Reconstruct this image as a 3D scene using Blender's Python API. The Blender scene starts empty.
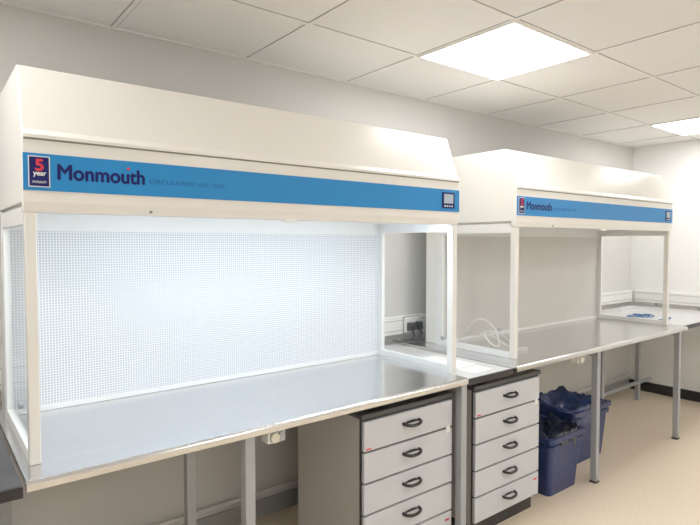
import bpy, bmesh, math, random
from mathutils import Vector, Matrix, noise
random.seed(3)
scene=bpy.context.scene
scene.view_settings.view_transform='Standard'
scene.view_settings.exposure=0.06
scene.view_settings.gamma=1.1
COL=scene.collection
# ---------------------------------------------------------------- materials
def newmat(name):
    m=bpy.data.materials.new(name); m.use_nodes=True
    nt=m.node_tree; b=nt.nodes['Principled BSDF']
    return m,nt,b
def pmat(name,col,rough=.5,metal=0.,spec=.5,var=.03,scale=20.,bump=0.,bscale=200.):
    m,nt,b=newmat(name)
    b.inputs['Roughness'].default_value=rough; b.inputs['Metallic'].default_value=metal
    b.inputs['Specular IOR Level'].default_value=spec
    tc=nt.nodes.new('ShaderNodeTexCoord')
    n=nt.nodes.new('ShaderNodeTexNoise'); n.inputs['Scale'].default_value=scale; n.inputs['Detail'].default_value=4
    nt.links.new(tc.outputs['Object'],n.inputs['Vector'])
    r=nt.nodes.new('ShaderNodeValToRGB')
    r.color_ramp.elements[0].position=.3; r.color_ramp.elements[1].position=.7
    r.color_ramp.elements[0].color=tuple(c*(1-var) for c in col)+(1,)
    r.color_ramp.elements[1].color=tuple(min(1,c*(1+var)) for c in col)+(1,)
    nt.links.new(n.outputs['Fac'],r.inputs['Fac']); nt.links.new(r.outputs['Color'],b.inputs['Base Color'])
    if bump:
        n2=nt.nodes.new('ShaderNodeTexNoise'); n2.inputs['Scale'].default_value=bscale
        nt.links.new(tc.outputs['Object'],n2.inputs['Vector'])
        bp=nt.nodes.new('ShaderNodeBump'); bp.inputs['Strength'].default_value=bump; bp.inputs['Distance'].default_value=.002
        nt.links.new(n2.outputs['Fac'],bp.inputs['Height']); nt.links.new(bp.outputs['Normal'],b.inputs['Normal'])
    return m
def emat(name,col,s):
    m,nt,b=newmat(name)
    b.inputs['Base Color'].default_value=(.9,.9,.9,1)
    b.inputs['Emission Color'].default_value=col+(1,); b.inputs['Emission Strength'].default_value=s
    return m
M={}
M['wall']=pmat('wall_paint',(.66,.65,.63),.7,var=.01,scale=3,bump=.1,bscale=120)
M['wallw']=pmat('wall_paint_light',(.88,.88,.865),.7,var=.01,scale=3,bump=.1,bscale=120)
M['tile']=pmat('ceiling_tile',(.86,.845,.82),.9,var=.03,scale=120,bump=.2,bscale=300)
M['grid']=pmat('grid_white',(.88,.86,.83),.5)
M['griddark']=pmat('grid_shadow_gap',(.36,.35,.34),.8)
M['floor']=pmat('vinyl_floor',(.78,.66,.51),.35,var=.05,scale=60)
M['skirt']=pmat('skirting_black',(.02,.02,.022),.4)
M['skirtg']=pmat('skirting_grey',(.36,.36,.36),.4)
M['pipe']=pmat('pipe_painted',(.72,.71,.69),.5)
M['cream']=pmat('powder_coat_cream',(.83,.81,.765),.25,var=.01,scale=4)
M['white']=pmat('white_frame',(.84,.84,.82),.35,var=.01)
M['seam']=pmat('seam_dark',(.22,.21,.2),.6)
M['blue']=pmat('band_blue',(.015,.235,.60),.4,spec=.3,var=.03,scale=3)
M['navy']=pmat('navy_print',(.01,.012,.12),.5,spec=.2)
M['red']=pmat('red_print',(.7,.02,.04),.5)
M['print']=pmat('subtitle_print',(.02,.12,.36),.5,spec=.2)
M['screen']=pmat('display_grey',(.40,.48,.58),.2)
M['black']=pmat('black_plastic',(.015,.015,.017),.35)
M['dark']=pmat('dark_laminate',(.06,.06,.065),.4)
M['lam']=pmat('worktop_laminate',(.62,.62,.62),.35)
M['drawer']=pmat('drawer_front_grey',(.56,.58,.62),.4,var=.01)
M['carc']=pmat('drawer_carcass',(.45,.43,.41),.5,var=.02)
M['leg']=pmat('grey_steel_leg',(.38,.40,.42),.45,metal=.2,var=.02)
M['paper']=pmat('paper_white',(.85,.85,.84),.7)
M['plugw']=pmat('plug_white',(.82,.82,.80),.4)
M['yel']=pmat('plug_beige',(.66,.62,.50),.4)
M['tub']=pmat('tub_blue_plastic',(.015,.03,.12),.35,var=.1,scale=10)
M['tubb']=pmat('liner_blue',(.03,.055,.16),.22,var=.4,scale=10)
M['bag']=pmat('bag_black',(.018,.024,.05),.2,var=.3,scale=10)
M['cable']=pmat('cable_blue',(.03,.16,.42),.4)
M['clear']=pmat('tube_clear',(.8,.82,.82),.15)
M['lightp']=emat('led_panel_glow',(1.,.99,.97),12.5)
M['tube']=emat('cabinet_lamp_glow',(.66,.83,1.),36)
# brushed steel
def steel():
    m,nt,b=newmat('stainless_steel')
    b.inputs['Metallic'].default_value=1.
    tc=nt.nodes.new('ShaderNodeTexCoord'); mp=nt.nodes.new('ShaderNodeMapping'); mp.inputs['Scale'].default_value=(2,140,140)
    nt.links.new(tc.outputs['Object'],mp.inputs['Vector'])
    n=nt.nodes.new('ShaderNodeTexNoise'); n.inputs['Scale'].default_value=1; n.inputs['Detail'].default_value=2
    nt.links.new(mp.outputs['Vector'],n.inputs['Vector'])
    r=nt.nodes.new('ShaderNodeValToRGB'); r.color_ramp.elements[0].position=.3; r.color_ramp.elements[1].position=.7
    r.color_ramp.elements[0].color=(.66,.66,.665,1); r.color_ramp.elements[1].color=(.74,.74,.745,1)
    nt.links.new(n.outputs['Fac'],r.inputs['Fac']); nt.links.new(r.outputs['Color'],b.inputs['Base Color'])
    b.inputs['Roughness'].default_value=.2
    return m
M['steel']=steel()
def perf():
    m,nt,b=newmat('perforated_filter_mesh')
    b.inputs['Roughness'].default_value=.4
    tc=nt.nodes.new('ShaderNodeTexCoord')
    sx=nt.nodes.new('ShaderNodeSeparateXYZ'); nt.links.new(tc.outputs['Object'],sx.inputs[0])
    cx=nt.nodes.new('ShaderNodeCombineXYZ'); nt.links.new(sx.outputs['X'],cx.inputs['X']); nt.links.new(sx.outputs['Z'],cx.inputs['Y'])
    v=nt.nodes.new('ShaderNodeTexVoronoi'); v.voronoi_dimensions='2D'; v.distance='CHEBYCHEV'; v.inputs['Scale'].default_value=1/.0105; v.inputs['Randomness'].default_value=0
    nt.links.new(cx.outputs[0],v.inputs['Vector'])
    r=nt.nodes.new('ShaderNodeValToRGB'); r.color_ramp.elements[0].position=.27; r.color_ramp.elements[1].position=.40
    r.color_ramp.elements[0].color=(.50,.53,.56,1); r.color_ramp.elements[1].color=(.88,.885,.89,1)
    nt.links.new(v.outputs['Distance'],r.inputs['Fac']); nt.links.new(r.outputs['Color'],b.inputs['Base Color'])
    return m
M['perf']=perf()
M['plain']=pmat('filter_panel_plain',(.66,.64,.61),.5,var=.02,scale=6)
def glass():
    m=bpy.data.materials.new('clear_glass_pane'); m.use_nodes=True; nt=m.node_tree; nt.nodes.clear()
    o=nt.nodes.new('ShaderNodeOutputMaterial'); t=nt.nodes.new('ShaderNodeBsdfTransparent'); g=nt.nodes.new('ShaderNodeBsdfGlossy')
    t.inputs['Color'].default_value=(.975,.98,.978,1); g.inputs['Roughness'].default_value=.02
    f=nt.nodes.new('ShaderNodeLayerWeight'); f.inputs['Blend'].default_value=.5
    p=nt.nodes.new('ShaderNodeMath'); p.operation='POWER'; p.inputs[1].default_value=4; nt.links.new(f.outputs['Facing'],p.inputs[0])
    q=nt.nodes.new('ShaderNodeMath'); q.operation='MULTIPLY_ADD'; q.inputs[1].default_value=.35; q.inputs[2].default_value=.03; nt.links.new(p.outputs[0],q.inputs[0])
    x=nt.nodes.new('ShaderNodeMixShader'); nt.links.new(q.outputs[0],x.inputs[0]); nt.links.new(t.outputs[0],x.inputs[1]); nt.links.new(g.outputs[0],x.inputs[2])
    nt.links.new(x.outputs[0],o.inputs['Surface']); return m
M['glass']=glass()
# ---------------------------------------------------------------- helpers
def empty(name,loc):
    e=bpy.data.objects.new(name,None); e.empty_display_size=.1; e.location=loc; COL.objects.link(e); return e
def obj(name,bm,mat,parent=None,bevel=0,smooth=False):
    if parent is not None:
        bmesh.ops.translate(bm,verts=bm.verts,vec=-Vector(parent.location))
    bmesh.ops.recalc_face_normals(bm,faces=bm.faces)
    me=bpy.data.meshes.new(name); bm.to_mesh(me); bm.free()
    me.materials.append(M[mat])
    if smooth:
        for p in me.polygons: p.use_smooth=True
    o=bpy.data.objects.new(name,me); COL.objects.link(o)
    if parent is not None: o.parent=parent
    if bevel:
        b=o.modifiers.new('bevel','BEVEL'); b.width=bevel; b.segments=2; b.limit_method='ANGLE'
    return o
def addbox(bm,x0,x1,y0,y1,z0,z1):
    vs=[bm.verts.new((x,y,z)) for x in (x0,x1) for y in (y0,y1) for z in (z0,z1)]
    for f in ((0,1,3,2),(4,6,7,5),(0,4,5,1),(2,3,7,6),(0,2,6,4),(1,5,7,3)): bm.faces.new([vs[i] for i in f])
def box(name,x0,x1,y0,y1,z0,z1,mat,parent=None,bevel=0):
    bm=bmesh.new(); addbox(bm,x0,x1,y0,y1,z0,z1); return obj(name,bm,mat,parent,bevel)
def boxes(name,L,mat,parent=None,bevel=0):
    bm=bmesh.new()
    for b in L: addbox(bm,*b)
    return obj(name,bm,mat,parent,bevel)
def prism(name,prof,x0,x1,mat,parent=None,bevel=0):
    bm=bmesh.new()
    a=[bm.verts.new((x0,y,z)) for y,z in prof]; b=[bm.verts.new((x1,y,z)) for y,z in prof]
    n=len(prof); bm.faces.new(a); bm.faces.new(b[::-1])
    for i in range(n): bm.faces.new((a[i],a[(i+1)%n],b[(i+1)%n],b[i]))
    return obj(name,bm,mat,parent,bevel)
def tube(name,pts,r,mat,parent=None,cyclic=False,flat=1.):
    """smooth polyline swept with a round section, as mesh"""
    cu=bpy.data.curves.new(name,'CURVE'); cu.dimensions='3D'; cu.bevel_depth=r; cu.bevel_resolution=3; cu.resolution_u=8; cu.use_fill_caps=True
    s=cu.splines.new('BEZIER'); s.bezier_points.add(len(pts)-1)
    off=Vector(parent.location) if parent is not None else Vector()
    for bp,p in zip(s.bezier_points,pts):
        bp.co=Vector(p)-off; bp.handle_left_type=bp.handle_right_type='AUTO'
    s.use_cyclic_u=cyclic
    t=bpy.data.objects.new(name+'_c',cu); COL.objects.link(t)
    me=bpy.data.meshes.new_from_object(t); bpy.data.objects.remove(t)
    me.materials.clear(); me.materials.append(M[mat])
    for p in me.polygons: p.use_smooth=True
    o=bpy.data.objects.new(name,me); COL.objects.link(o)
    if parent is not None: o.parent=parent
    return o
def cyl(name,c,axis,r,h,mat,parent=None,seg=20):
    bm=bmesh.new(); bmesh.ops.create_cone(bm,cap_ends=True,segments=seg,radius1=r,radius2=r,depth=h)
    rot={'z':Matrix.Identity(3),'y':Matrix.Rotation(math.pi/2,3,'X'),'x':Matrix.Rotation(math.pi/2,3,'Y')}[axis]
    bmesh.ops.rotate(bm,verts=bm.verts,matrix=rot); bmesh.ops.translate(bm,verts=bm.verts,vec=c)
    return obj(name,bm,mat,parent,bevel=.001)
def text(name,body,x,y,z,h,width,mat,parent,bold=0):
    """flat lettering; bold>0 stacks slightly shifted copies (metres)"""
    cu=bpy.data.curves.new(name,'FONT'); cu.body=body; cu.size=1; cu.extrude=.0
    t=bpy.data.objects.new(name+'_t',cu); COL.objects.link(t); bpy.context.view_layer.update()
    me=bpy.data.meshes.new_from_object(t); bpy.data.objects.remove(t)
    xs=[v.co.x for v in me.vertices]; ys=[v.co.y for v in me.vertices]
    w=max(xs)-min(xs); hh=max(ys)-min(ys); x0=min(xs); y0=min(ys); off=Vector(parent.location)
    bm=bmesh.new()
    sh=[(0,0)] if not bold else [(0,0),(bold,0),(bold/2,bold/2),(bold/2,-bold/2)]
    for i,(dx,dz) in enumerate(sh):
        vs=[bm.verts.new(Vector((x+(v.co.x-x0)/w*width+dx, y-i*.00003, z+(v.co.y-y0)/hh*h+dz))-off) for v in me.vertices]
        for p in me.polygons:
            try: bm.faces.new([vs[k] for k in p.vertices])
            except ValueError: pass
    m2=bpy.data.meshes.new(name); bm.to_mesh(m2); bm.free(); m2.materials.append(M[mat])
    o=bpy.data.objects.new(name,m2); COL.objects.link(o); o.parent=parent; return o
# ---------------------------------------------------------------- room
WY=2.72; RX=5.95; LX=-2.6; FY=-3.0; CH=2.56
box('floor',LX-.1,RX+.1,FY-.1,WY+.1,-.1,0,'floor')
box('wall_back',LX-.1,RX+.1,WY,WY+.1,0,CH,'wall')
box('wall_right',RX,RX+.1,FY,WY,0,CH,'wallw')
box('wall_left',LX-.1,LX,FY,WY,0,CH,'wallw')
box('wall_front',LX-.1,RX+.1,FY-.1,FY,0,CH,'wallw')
box('ceiling',LX-.1,RX+.1,FY-.1,WY+.1,CH,CH+.1,'tile')
TX=.695; TY=.615; GX=2.118; GY=2.11
gl=[];gd=[]
k=-7
while GX+k*TX<RX:
    x=GX+k*TX
    if x>LX+.02: gl.append((x-.010,x+.010,FY,WY,CH-.004,CH+.001)); gd.append((x-.014,x+.014,FY,WY,CH-.0015,CH+.001))
    k+=1
k=-9
while GY+k*TY<WY-.1:
    y=GY+k*TY
    if y>FY+.02: gl.append((LX,RX,y-.010,y+.010,CH-.0045,CH+.001)); gd.append((LX,RX,y-.014,y+.014,CH-.0016,CH+.001))
    k+=1
gr=empty('trim_ceiling_grid',(0,0,CH))
boxes('t_bars',gl,'grid',gr); boxes('t_bar_gaps',gd,'griddark',gr)
box('trim_edge_angle',LX,RX,WY-.02,WY,CH-.006,CH,'grid')
box('baseboard_back',LX,RX-.012,WY-.012,WY,0,.10,'skirtg')
box('baseboard_right',RX-.012,RX,FY,WY,0,.10,'skirt')
pp=empty('trim_wall_pipe',(0,WY-.03,.15))
cyl('pipe',((LX+RX)/2,WY-.03,.15),'x',.011,RX-LX-.02,'pipe',pp)
def lightpanel(x0,y0):
    x1=x0+TX;y1=y0+TY
    e=empty('ceiling_light_panel',((x0+x1)/2,(y0+y1)/2,CH))
    f=.016
    boxes('frame',[(x0,x1,y0,y0+f,CH-.009,CH),(x0,x1,y1-f,y1,CH-.009,CH),(x0,x0+f,y0+f,y1-f,CH-.009,CH),(x1-f,x1,y0+f,y1-f,CH-.009,CH)],'grid',e)
    box('diffuser',x0+f,x1-f,y0+f,y1-f,CH-.007,CH-.002,'lightp',e)
for ix in (-5,0,4):
    for iy in (-1,-4,-7):  # panels outside the view are added to give the room ambient light
        xx=GX-4*TX if ix==-5 else GX+ix*TX
        lightpanel(xx,GY+iy*TY)
# dado trunking
tr=empty('dado_trunking',((LX+RX)/2,WY-.025,1.0))
box('body',LX+.01,RX-.06,WY-.05,WY-.001,.94,1.06,'white',tr,.004)
boxes('lid_lines',[(LX+.01,RX-.06,WY-.0515,WY-.0495,.965,.968),(LX+.01,RX-.06,WY-.0515,WY-.0495,1.032,1.035)],'seam',tr)
tr=empty('dado_trunking',(RX-.025,0,1.0))
box('body',RX-.05,RX-.001,FY+.01,WY-.06,.94,1.06,'white',tr,.004)
boxes('lid_lines',[(RX-.0515,RX-.0495,FY+.01,WY-.06,.965,.968),(RX-.0515,RX-.0495,FY+.01,WY-.06,1.032,1.035)],'seam',tr)
for sx in (2.637,4.99):
    s=empty('double_socket_outlet',(sx,WY-.056,1.0))
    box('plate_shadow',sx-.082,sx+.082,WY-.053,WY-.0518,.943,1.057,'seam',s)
    box('plate',sx-.078,sx+.078,WY-.066,WY-.0535,.948,1.052,'plugw',s,.003)
    boxes('switches',[(sx-.05,sx-.035,WY-.069,WY-.0655,1.026,1.040),(sx+.035,sx+.05,WY-.069,WY-.0655,1.026,1.040)],'white',s)
    if sx<3:
        for dx in (-.037,.037):
            box('plug',sx+dx-.025,sx+dx+.025,WY-.105,WY-.0665,.962,1.020,'black',s,.008)
            tube('lead',[(sx+dx,WY-.09,.97),(sx+dx-.005,WY-.12,.94),(sx+dx-.05,WY-.15,.925),(sx+dx-.15,WY-.14,.915),(sx+dx-.17,WY-.085,.915)],.0055,'black',s)
# ---------------------------------------------------------------- steel benches
def bench(x0,x1,legs,boxx,y0=1.715,y1=2.66,zt=.90):
    e=empty('steel_bench',((x0+x1)/2,(y0+y1)/2,0))
    # rolled front edge profile
    prof=[(y1,zt)]
    r=.013
    for k in range(7):
        a=math.radians(90+k*15); prof.append((y0+r+r*math.cos(a),zt-r+r*math.sin(a)))
    prof+=[(y0,zt-.030),(y1,zt-.030)]
    prism('top',prof,x0,x1,'steel',e,.001)
    w=.02
    L=[]
    for (lx,ly) in legs: L.append((lx-w,lx+w,ly-w,ly+w,.012,zt-.030))
    xs=sorted(set(l[0] for l in legs))
    for lx in xs:
        ys=[l[1] for l in legs if l[0]==lx]
        if len(ys)>1: L.append((lx-w+.001,lx+w-.001,min(ys),max(ys),zt-.075,zt-.0305)); 
    L.append((x0+.05,x1-.03,2.30,2.335,zt-.075,zt-.0305))
    boxes('frame',L,'leg',e,.003)
    boxes('feet',[(lx-.022,lx+.022,ly-.022,ly+.022,0,.013) for lx,ly in legs],'black',e)
    # under bench power connector
    box('connector_box',boxx-.045,boxx+.03,1.745,1.80,.815,.870,'plugw',e,.005)
    cyl('connector_plug',(boxx-.02,1.742,.838),'y',.019,.02,'yel',e)
    box('connector_clip',boxx+.0,boxx+.022,1.735,1.746,.822,.855,'leg',e,.003)
    tube('connector_lead',[(boxx+.028,1.78,.84),(boxx+.06,1.85,.85),(boxx+.02,2.1,.80),(boxx,2.4,.84)],.004,'plugw',e)
    return e
bench(.215,2.085,[(.915,1.76),(.915,2.31),(2.085,1.76),(2.085,2.40),(.25,2.60)],1.035)
bench(2.485,4.73,[(3.42,1.77),(3.42,2.40),(4.69,1.77),(4.69,2.38),(2.52,2.42)],3.20)
# ---------------------------------------------------------------- laboratory worktops
def worktop(x0,x1,y0,y1,zt,legs,top):
    e=empty('laboratory_worktop',((x0+x1)/2,(y0+y1)/2,0))
    box('top',x0,x1,y0+.012,y1,zt-.03,zt,top,e)
    box('front_edging',x0,x1,y0,y0+.0115,zt-.031,zt,'black',e)
    if legs:
        w=.02
        boxes('frame',[(a-w,a+w,b-w,b+w,0,zt-.03) for a,b in legs]+[(x0+.05,x1-.05,legs[-1][1]-.015,legs[-1][1]+.015,.16,.19),(x0+.05,x1-.05,legs[-1][1]-.015,legs[-1][1]+.015,zt-.07,zt-.0305)],'leg',e,.003)
    return e
worktop(2.11,2.478,1.735,2.66,.885,[(2.16,2.45),(2.44,2.45)],'lam')
worktop(-1.8,.205,1.70,2.66,.895,[(-1.7,1.8),(-1.7,2.4),(-.5,2.4)],'dark')
worktop(4.74,5.89,1.74,2.66,.90,[(5.75,1.80),(5.55,2.45)],'lam')
# ---------------------------------------------------------------- laminar flow cabinets
def cabinet(x0,x1,lit):
    yf=1.83; yb=2.41; ye=2.52; zb=.9005; zl=1.648; zk=1.87; zt=2.09; yt=1.905
    e=empty('laminar_flow_cabinet',((x0+x1)/2,2.15,.90))
    prof=[(yf,zl),(yf-.006,zl+.03),(yf-.006,zk),(yt,zt),(ye,zt),(ye,zl+.03),(yf+.03,zl+.03),(yf+.03,zl)]
    prism('hood',prof,x0-.004,x1+.004,'cream',e,.004)
    prism('hood_lip',[(yf-.012,zk-.006),(yf-.012,zk+.004),(yf+.01,zk+.03),(yf+.01,zk-.006)],x0-.002,x1+.002,'cream',e,.001)
    box('lip_shadow_strip',x0,x1,yf-.0072,yf-.005,zk-.011,zk-.006,'seam',e)  # dark strip paints the shadow line under the hood lip
    box('blue_band',x0-.003,x1+.003,yf-.009,yf-.005,1.712,1.820,'blue',e)
    yy=yf-.0098
    box('badge_border',x0+.010,x0+.066,yf-.0098,yf-.009,1.722,1.812,'white',e)
    box('badge',x0+.0125,x0+.0635,yf-.0104,yf-.0098,1.7245,1.8095,'navy',e)
    text('badge_number','5',x0+.027,yf-.0108,1.770,.032,.020,'red',e,.003)
    text('badge_year','year',x0+.022,yf-.0108,1.751,.014,.033,'white',e,.001)
    text('badge_line','WARRANTY',x0+.019,yf-.0108,1.733,.007,.038,'white',e)
    text('name_text','Monmouth',x0+.085,yy,1.748,.044,.252,'navy',e,.004)
    box('name_dot',x0+.286,x0+.294,yf-.0103,yf-.00995,1.792,1.799,'red',e)
    text('subtitle_text','CIRCULAIRE® HLF 1800',x0+.355,yy,1.753,.015,.265,'print',e)
    box('display_frame',x1-.125,x1-.035,yf-.0125,yf-.009,1.728,1.806,'navy',e,.002)
    box('display_screen',x1-.113,x1-.047,yf-.0135,yf-.0125,1.752,1.797,'screen',e)
    boxes('display_buttons',[(x1-.11+i*.017,x1-.102+i*.017,yf-.0135,yf-.0125,1.735,1.742) for i in range(4)],'white',e)
    xm=(x0+x1)/2-.04
    box('latch',xm-.03,xm+.03,yf-.004,yf+.02,zl-.010,zl+.004,'white',e,.002)
    cyl('hinge_pin',(x0+.36,yf-.007,zl+.012),'y',.005,.004,'seam',e)
    box('plenum',x0,x1,yb+.02,ye,zb,zl+.03,'cream',e,.003)
    box('diffuser_panel',x0+.022,x1-.022,yb,yb+.019,zb+.02,zl-.045,'perf' if lit else 'plain',e)
    boxes('diffuser_frame',[(x0,x0+.022,yb-.006,yb+.0195,zb,zl+.029),(x1-.022,x1,yb-.006,yb+.0195,zb,zl+.029),(x0+.022,x1-.022,yb-.006,yb+.0195,zb,zb+.02),(x0+.022,x1-.022,yb-.006,yb+.0195,zl-.045,zl+.029)],'white',e,.002)
    box('inner_ceiling',x0+.01,x1-.01,yf+.031,yb-.007,zl+.024,zl+.029,'white',e)
    # slim lamp tucked right behind the hood lip
    box('lamp_body',x0+.05,x1-.05,yf+.031,yf+.075,zl+.0165,zl+.0235,'white',e,.001)
    box('lamp_tube',x0+.06,x1-.06,yf+.034,yf+.070,zl+.0075,zl+.016,'tube' if lit else 'white',e)
    for s,(a,b) in (('left',(x0,x0+.022)),('right',(x1-.022,x1))):
        pw=.036
        px0,px1=(x0,x0+.030) if s=='left' else (x1-.034,x1)
        box('front_post_'+s,px0,px1,yf,yf+pw,zb,zl,'cream',e,.003)
        boxes('side_rails_'+s,[(a,b,yf+pw,yb-.007,zb,zb+.035),(a,b,yf+pw,yb-.007,zl-.035,zl+.019),(a,b,yb-.035,yb-.007,zb+.035,zl-.035)],'white',e,.002)
        box('side_pane_'+s,(a+b)/2-.002,(a+b)/2+.002,yf+pw-.001,yb-.034,zb+.034,zl-.034,'glass',e)
        xo=a-.008 if s=='left' else b+.008
        cyl('pane_knob_'+s,(xo,yf+.10,zb+.16),'x',.011,.014,'leg',e)
    return e
cabinet(.240,2.128,True)
cabinet(2.622,4.668,False)
# ---------------------------------------------------------------- drawer units
def drawers(x0,x1,yf=1.80,yb=2.29,zt=.82):
    e=empty('drawer_unit',((x0+x1)/2,(yf+yb)/2,0))
    box('plinth',x0+.01,x1-.01,yf+.03,yb,0,.085,'black',e)
    box('carcass_side',x0,x0+.018,yf+.002,yb,.086,zt-.022,'carc',e)
    box('carcass_side_2',x1-.018,x1,yf+.002,yb,.086,zt-.022,'carc',e)
    box('carcass_core',x0+.018,x1-.018,yf+.004,yb,.086,zt-.022,'black',e)
    box('edging',x0,x1,yf,yf+.003,.086,zt-.022,'black',e)
    box('top',x0-.003,x1+.003,yf-.018,yb,zt-.0215,zt,'dark',e,.003)
    n=5; z0=.098; z1=zt-.028; h=(z1-z0)/n
    for i in range(n):
        a=z0+i*h
        box('drawer_front_%d'%(i+1),x0+.010,x1-.012,yf-.018,yf-.0005,a+.004,a+h-.006,'drawer',e,.002)
        xc=(x0+x1)/2+.0; zc=a+h*.56; y=yf-.018
        tube('handle_%d'%(i+1),[(xc-.052,y+.002,zc+.004),(xc-.045,y-.018,zc),(xc,y-.028,zc-.006),(xc+.045,y-.018,zc),(xc+.052,y+.002,zc+.004)],.0075,'black',e)
        bm=bmesh.new()
        pr=[]
        for k in range(9):
            t=math.pi*k/8; pr.append((xc+.047*math.cos(t),zc+.000+.012*math.sin(t)))
        f=[bm.verts.new((px,y-.002,pz)) for px,pz in pr]; g=[bm.verts.new((px,y+.0005,pz)) for px,pz in pr]
        bm.faces.new(f); bm.faces.new(g[::-1])
        for k in range(9): bm.faces.new((f[k],f[(k+1)%9],g[(k+1)%9],g[k]))
        obj('handle_plate_%d'%(i+1),bm,'black',e)
    box('label',x1-.055,x1-.030,yf-.0192,yf-.018,zt-.19,zt-.160,'paper',e)
    box('label_red',x0+.02,x0+.05,yf-.0192,yf-.018,zt-.028-h*.93,zt-.022-h*.93,'red',e)
    box('label_red_2',x1-.06,x1-.03,yf-.0192,yf-.018,.19,.20,'red',e)
    return e
drawers(1.47,2.055); drawers(2.215,2.808)
# ---------------------------------------------------------------- blue tubs with liners
def tub(x0,x1,y0,y1,h,bagmat,seed):
    cx=(x0+x1)/2; cy=(y0+y1)/2
    e=empty('plastic_storage_tub',(cx,cy,0))
    def ring(bm,s,z,d=0):
        hx=(x1-x0)/2*s+d; hy=(y1-y0)/2*s+d; out=[]; r=.03
        for (sx,sy,a0) in ((1,1,0),(-1,1,90),(-1,-1,180),(1,-1,270)):
            for k in range(5):
                a=math.radians(a0+k*22.5); out.append(bm.verts.new((cx+sx*(hx-r)+r*math.cos(a),cy+sy*(hy-r)+r*math.sin(a),z)))
        return out
    bm=bmesh.new()
    R=[ring(bm,.84,0),ring(bm,.95,h*.80),ring(bm,.96,h*.80,.010),ring(bm,.97,h*.87,.010),ring(bm,.97,h*.87),ring(bm,.99,h-.03),ring(bm,.99,h-.03,.014),ring(bm,1,h,.014),ring(bm,1,h,-.006),ring(bm,.84,.01,-.006)]
    bm.faces.new(R[0][::-1]); bm.faces.new(R[-1])
    for a,b in zip(R[:-1],R[1:]):
        n=len(a)
        for i in range(n): bm.faces.new((a[i],a[(i+1)%n],b[(i+1)%n],b[i]))
    obj('tub_body',bm,'tub',e)
    bm=bmesh.new(); n=48; m=16; rows=[]
    for j in range(m+1):
        row=[]
        q=j/m
        for i in range(n):
            a=2*math.pi*i/n; c,s=math.cos(a),math.sin(a)
            k=(abs(c)**4+abs(s)**4)**(-.25)
            if q<.3: rr=1.0+.08; z=h-.07*(1-q/.3)+.01
            else:
                t=(q-.3)/.7; rr=1.08*(1-t) ; z=h+.012-.10*math.sin(t*math.pi*.5)
            nz=noise.noise(Vector((c*3*rr+seed,s*3*rr,q*5)))*.06+noise.noise(Vector((c*9*rr+seed,s*9*rr,q*9)))*.045
            hx=(x1-x0)/2*.96; hy=(y1-y0)/2*.96
            row.append(bm.verts.new((cx+c*k*hx*rr*(1+(nz*.3 if q<.3 else nz*.6)),cy+s*k*hy*rr*(1+(nz*.3 if q<.3 else nz*.6)),z+nz*(.9 if q>.05 else 1.3))))
        rows.append(row)
    for a,b in zip(rows[:-1],rows[1:]):
        for i in range(n): bm.faces.new((a[i],a[(i+1)%n],b[(i+1)%n],b[i]))
    obj('bin_liner',bm,bagmat,e,smooth=True)
tub(2.96,3.335,1.80,2.17,.37,'bag',1.3)
tub(3.49,4.00,1.96,2.34,.385,'tubb',7.7)
# ---------------------------------------------------------------- loose items
p=empty('paper_sheet',(2.32,2.0,.885))
bm=bmesh.new(); addbox(bm,2.20,2.41,1.93,2.23,.8855,.8865); obj('sheet',bm,'paper',p)
bm=bmesh.new(); addbox(bm,2.23,2.39,1.80,1.91,.8855,.8863); obj('sheet_2',bm,'paper',p)
t=empty('clear_tubing_coil',(2.75,2.1,.90))
tube('loop_a',[(2.68,2.32,.906),(2.69,2.24,1.00),(2.72,2.15,1.085),(2.76,2.08,1.04),(2.76,2.04,.96),(2.72,2.02,.935),(2.70,2.08,.97),(2.74,2.12,1.00),(2.80,2.08,.96),(2.84,2.0,.916),(2.95,1.97,.908)],.0035,'clear',t)
tube('loop_b',[(2.72,2.30,.906),(2.74,2.2,.97),(2.79,2.1,1.01),(2.84,2.02,.95),(2.82,1.96,.916),(2.9,1.93,.908)],.003,'clear',t)
t=empty('blue_cable_coil',(5.0,2.2,.90))
for q,(cx,cy) in enumerate(((5.02,2.16),(4.96,2.22))):
    pts=[(cx+(.09+.01*math.sin(i*1.7+q))*math.cos(i*.9),cy+.06*math.sin(i*.9),.906+.0015*i) for i in range(9)]
    tube('loop_%d'%q,pts,.005,'cable',t)
pts=[(4.9,2.0,.906),(5.05,1.97,.906),(5.2,2.05,.906)]
tube('tail',pts,.005,'cable',t)
w=empty('white_cable_coil',(5.25,2.4,.90))
pts=[(5.25+.12*math.cos(i*.8),2.40+.07*math.sin(i*.8),.906+.004*i) for i in range(14)]
tube('loop',pts,.004,'clear',w)
# ---------------------------------------------------------------- world & camera
wd=bpy.data.worlds.new('world'); scene.world=wd; wd.use_nodes=True
wd.node_tree.nodes['Background'].inputs[0].default_value=(.9,.95,1,1); wd.node_tree.nodes['Background'].inputs[1].default_value=.3
cd=bpy.data.cameras.new('camera'); cam=bpy.data.objects.new('camera',cd); COL.objects.link(cam)
cd.sensor_width=36; cd.lens=28.08; cam.location=(0,0,1.56)
cam.rotation_euler=(math.radians(90-2.1),0,math.radians(-38.2)); cd.clip_start=.05
scene.camera=cam
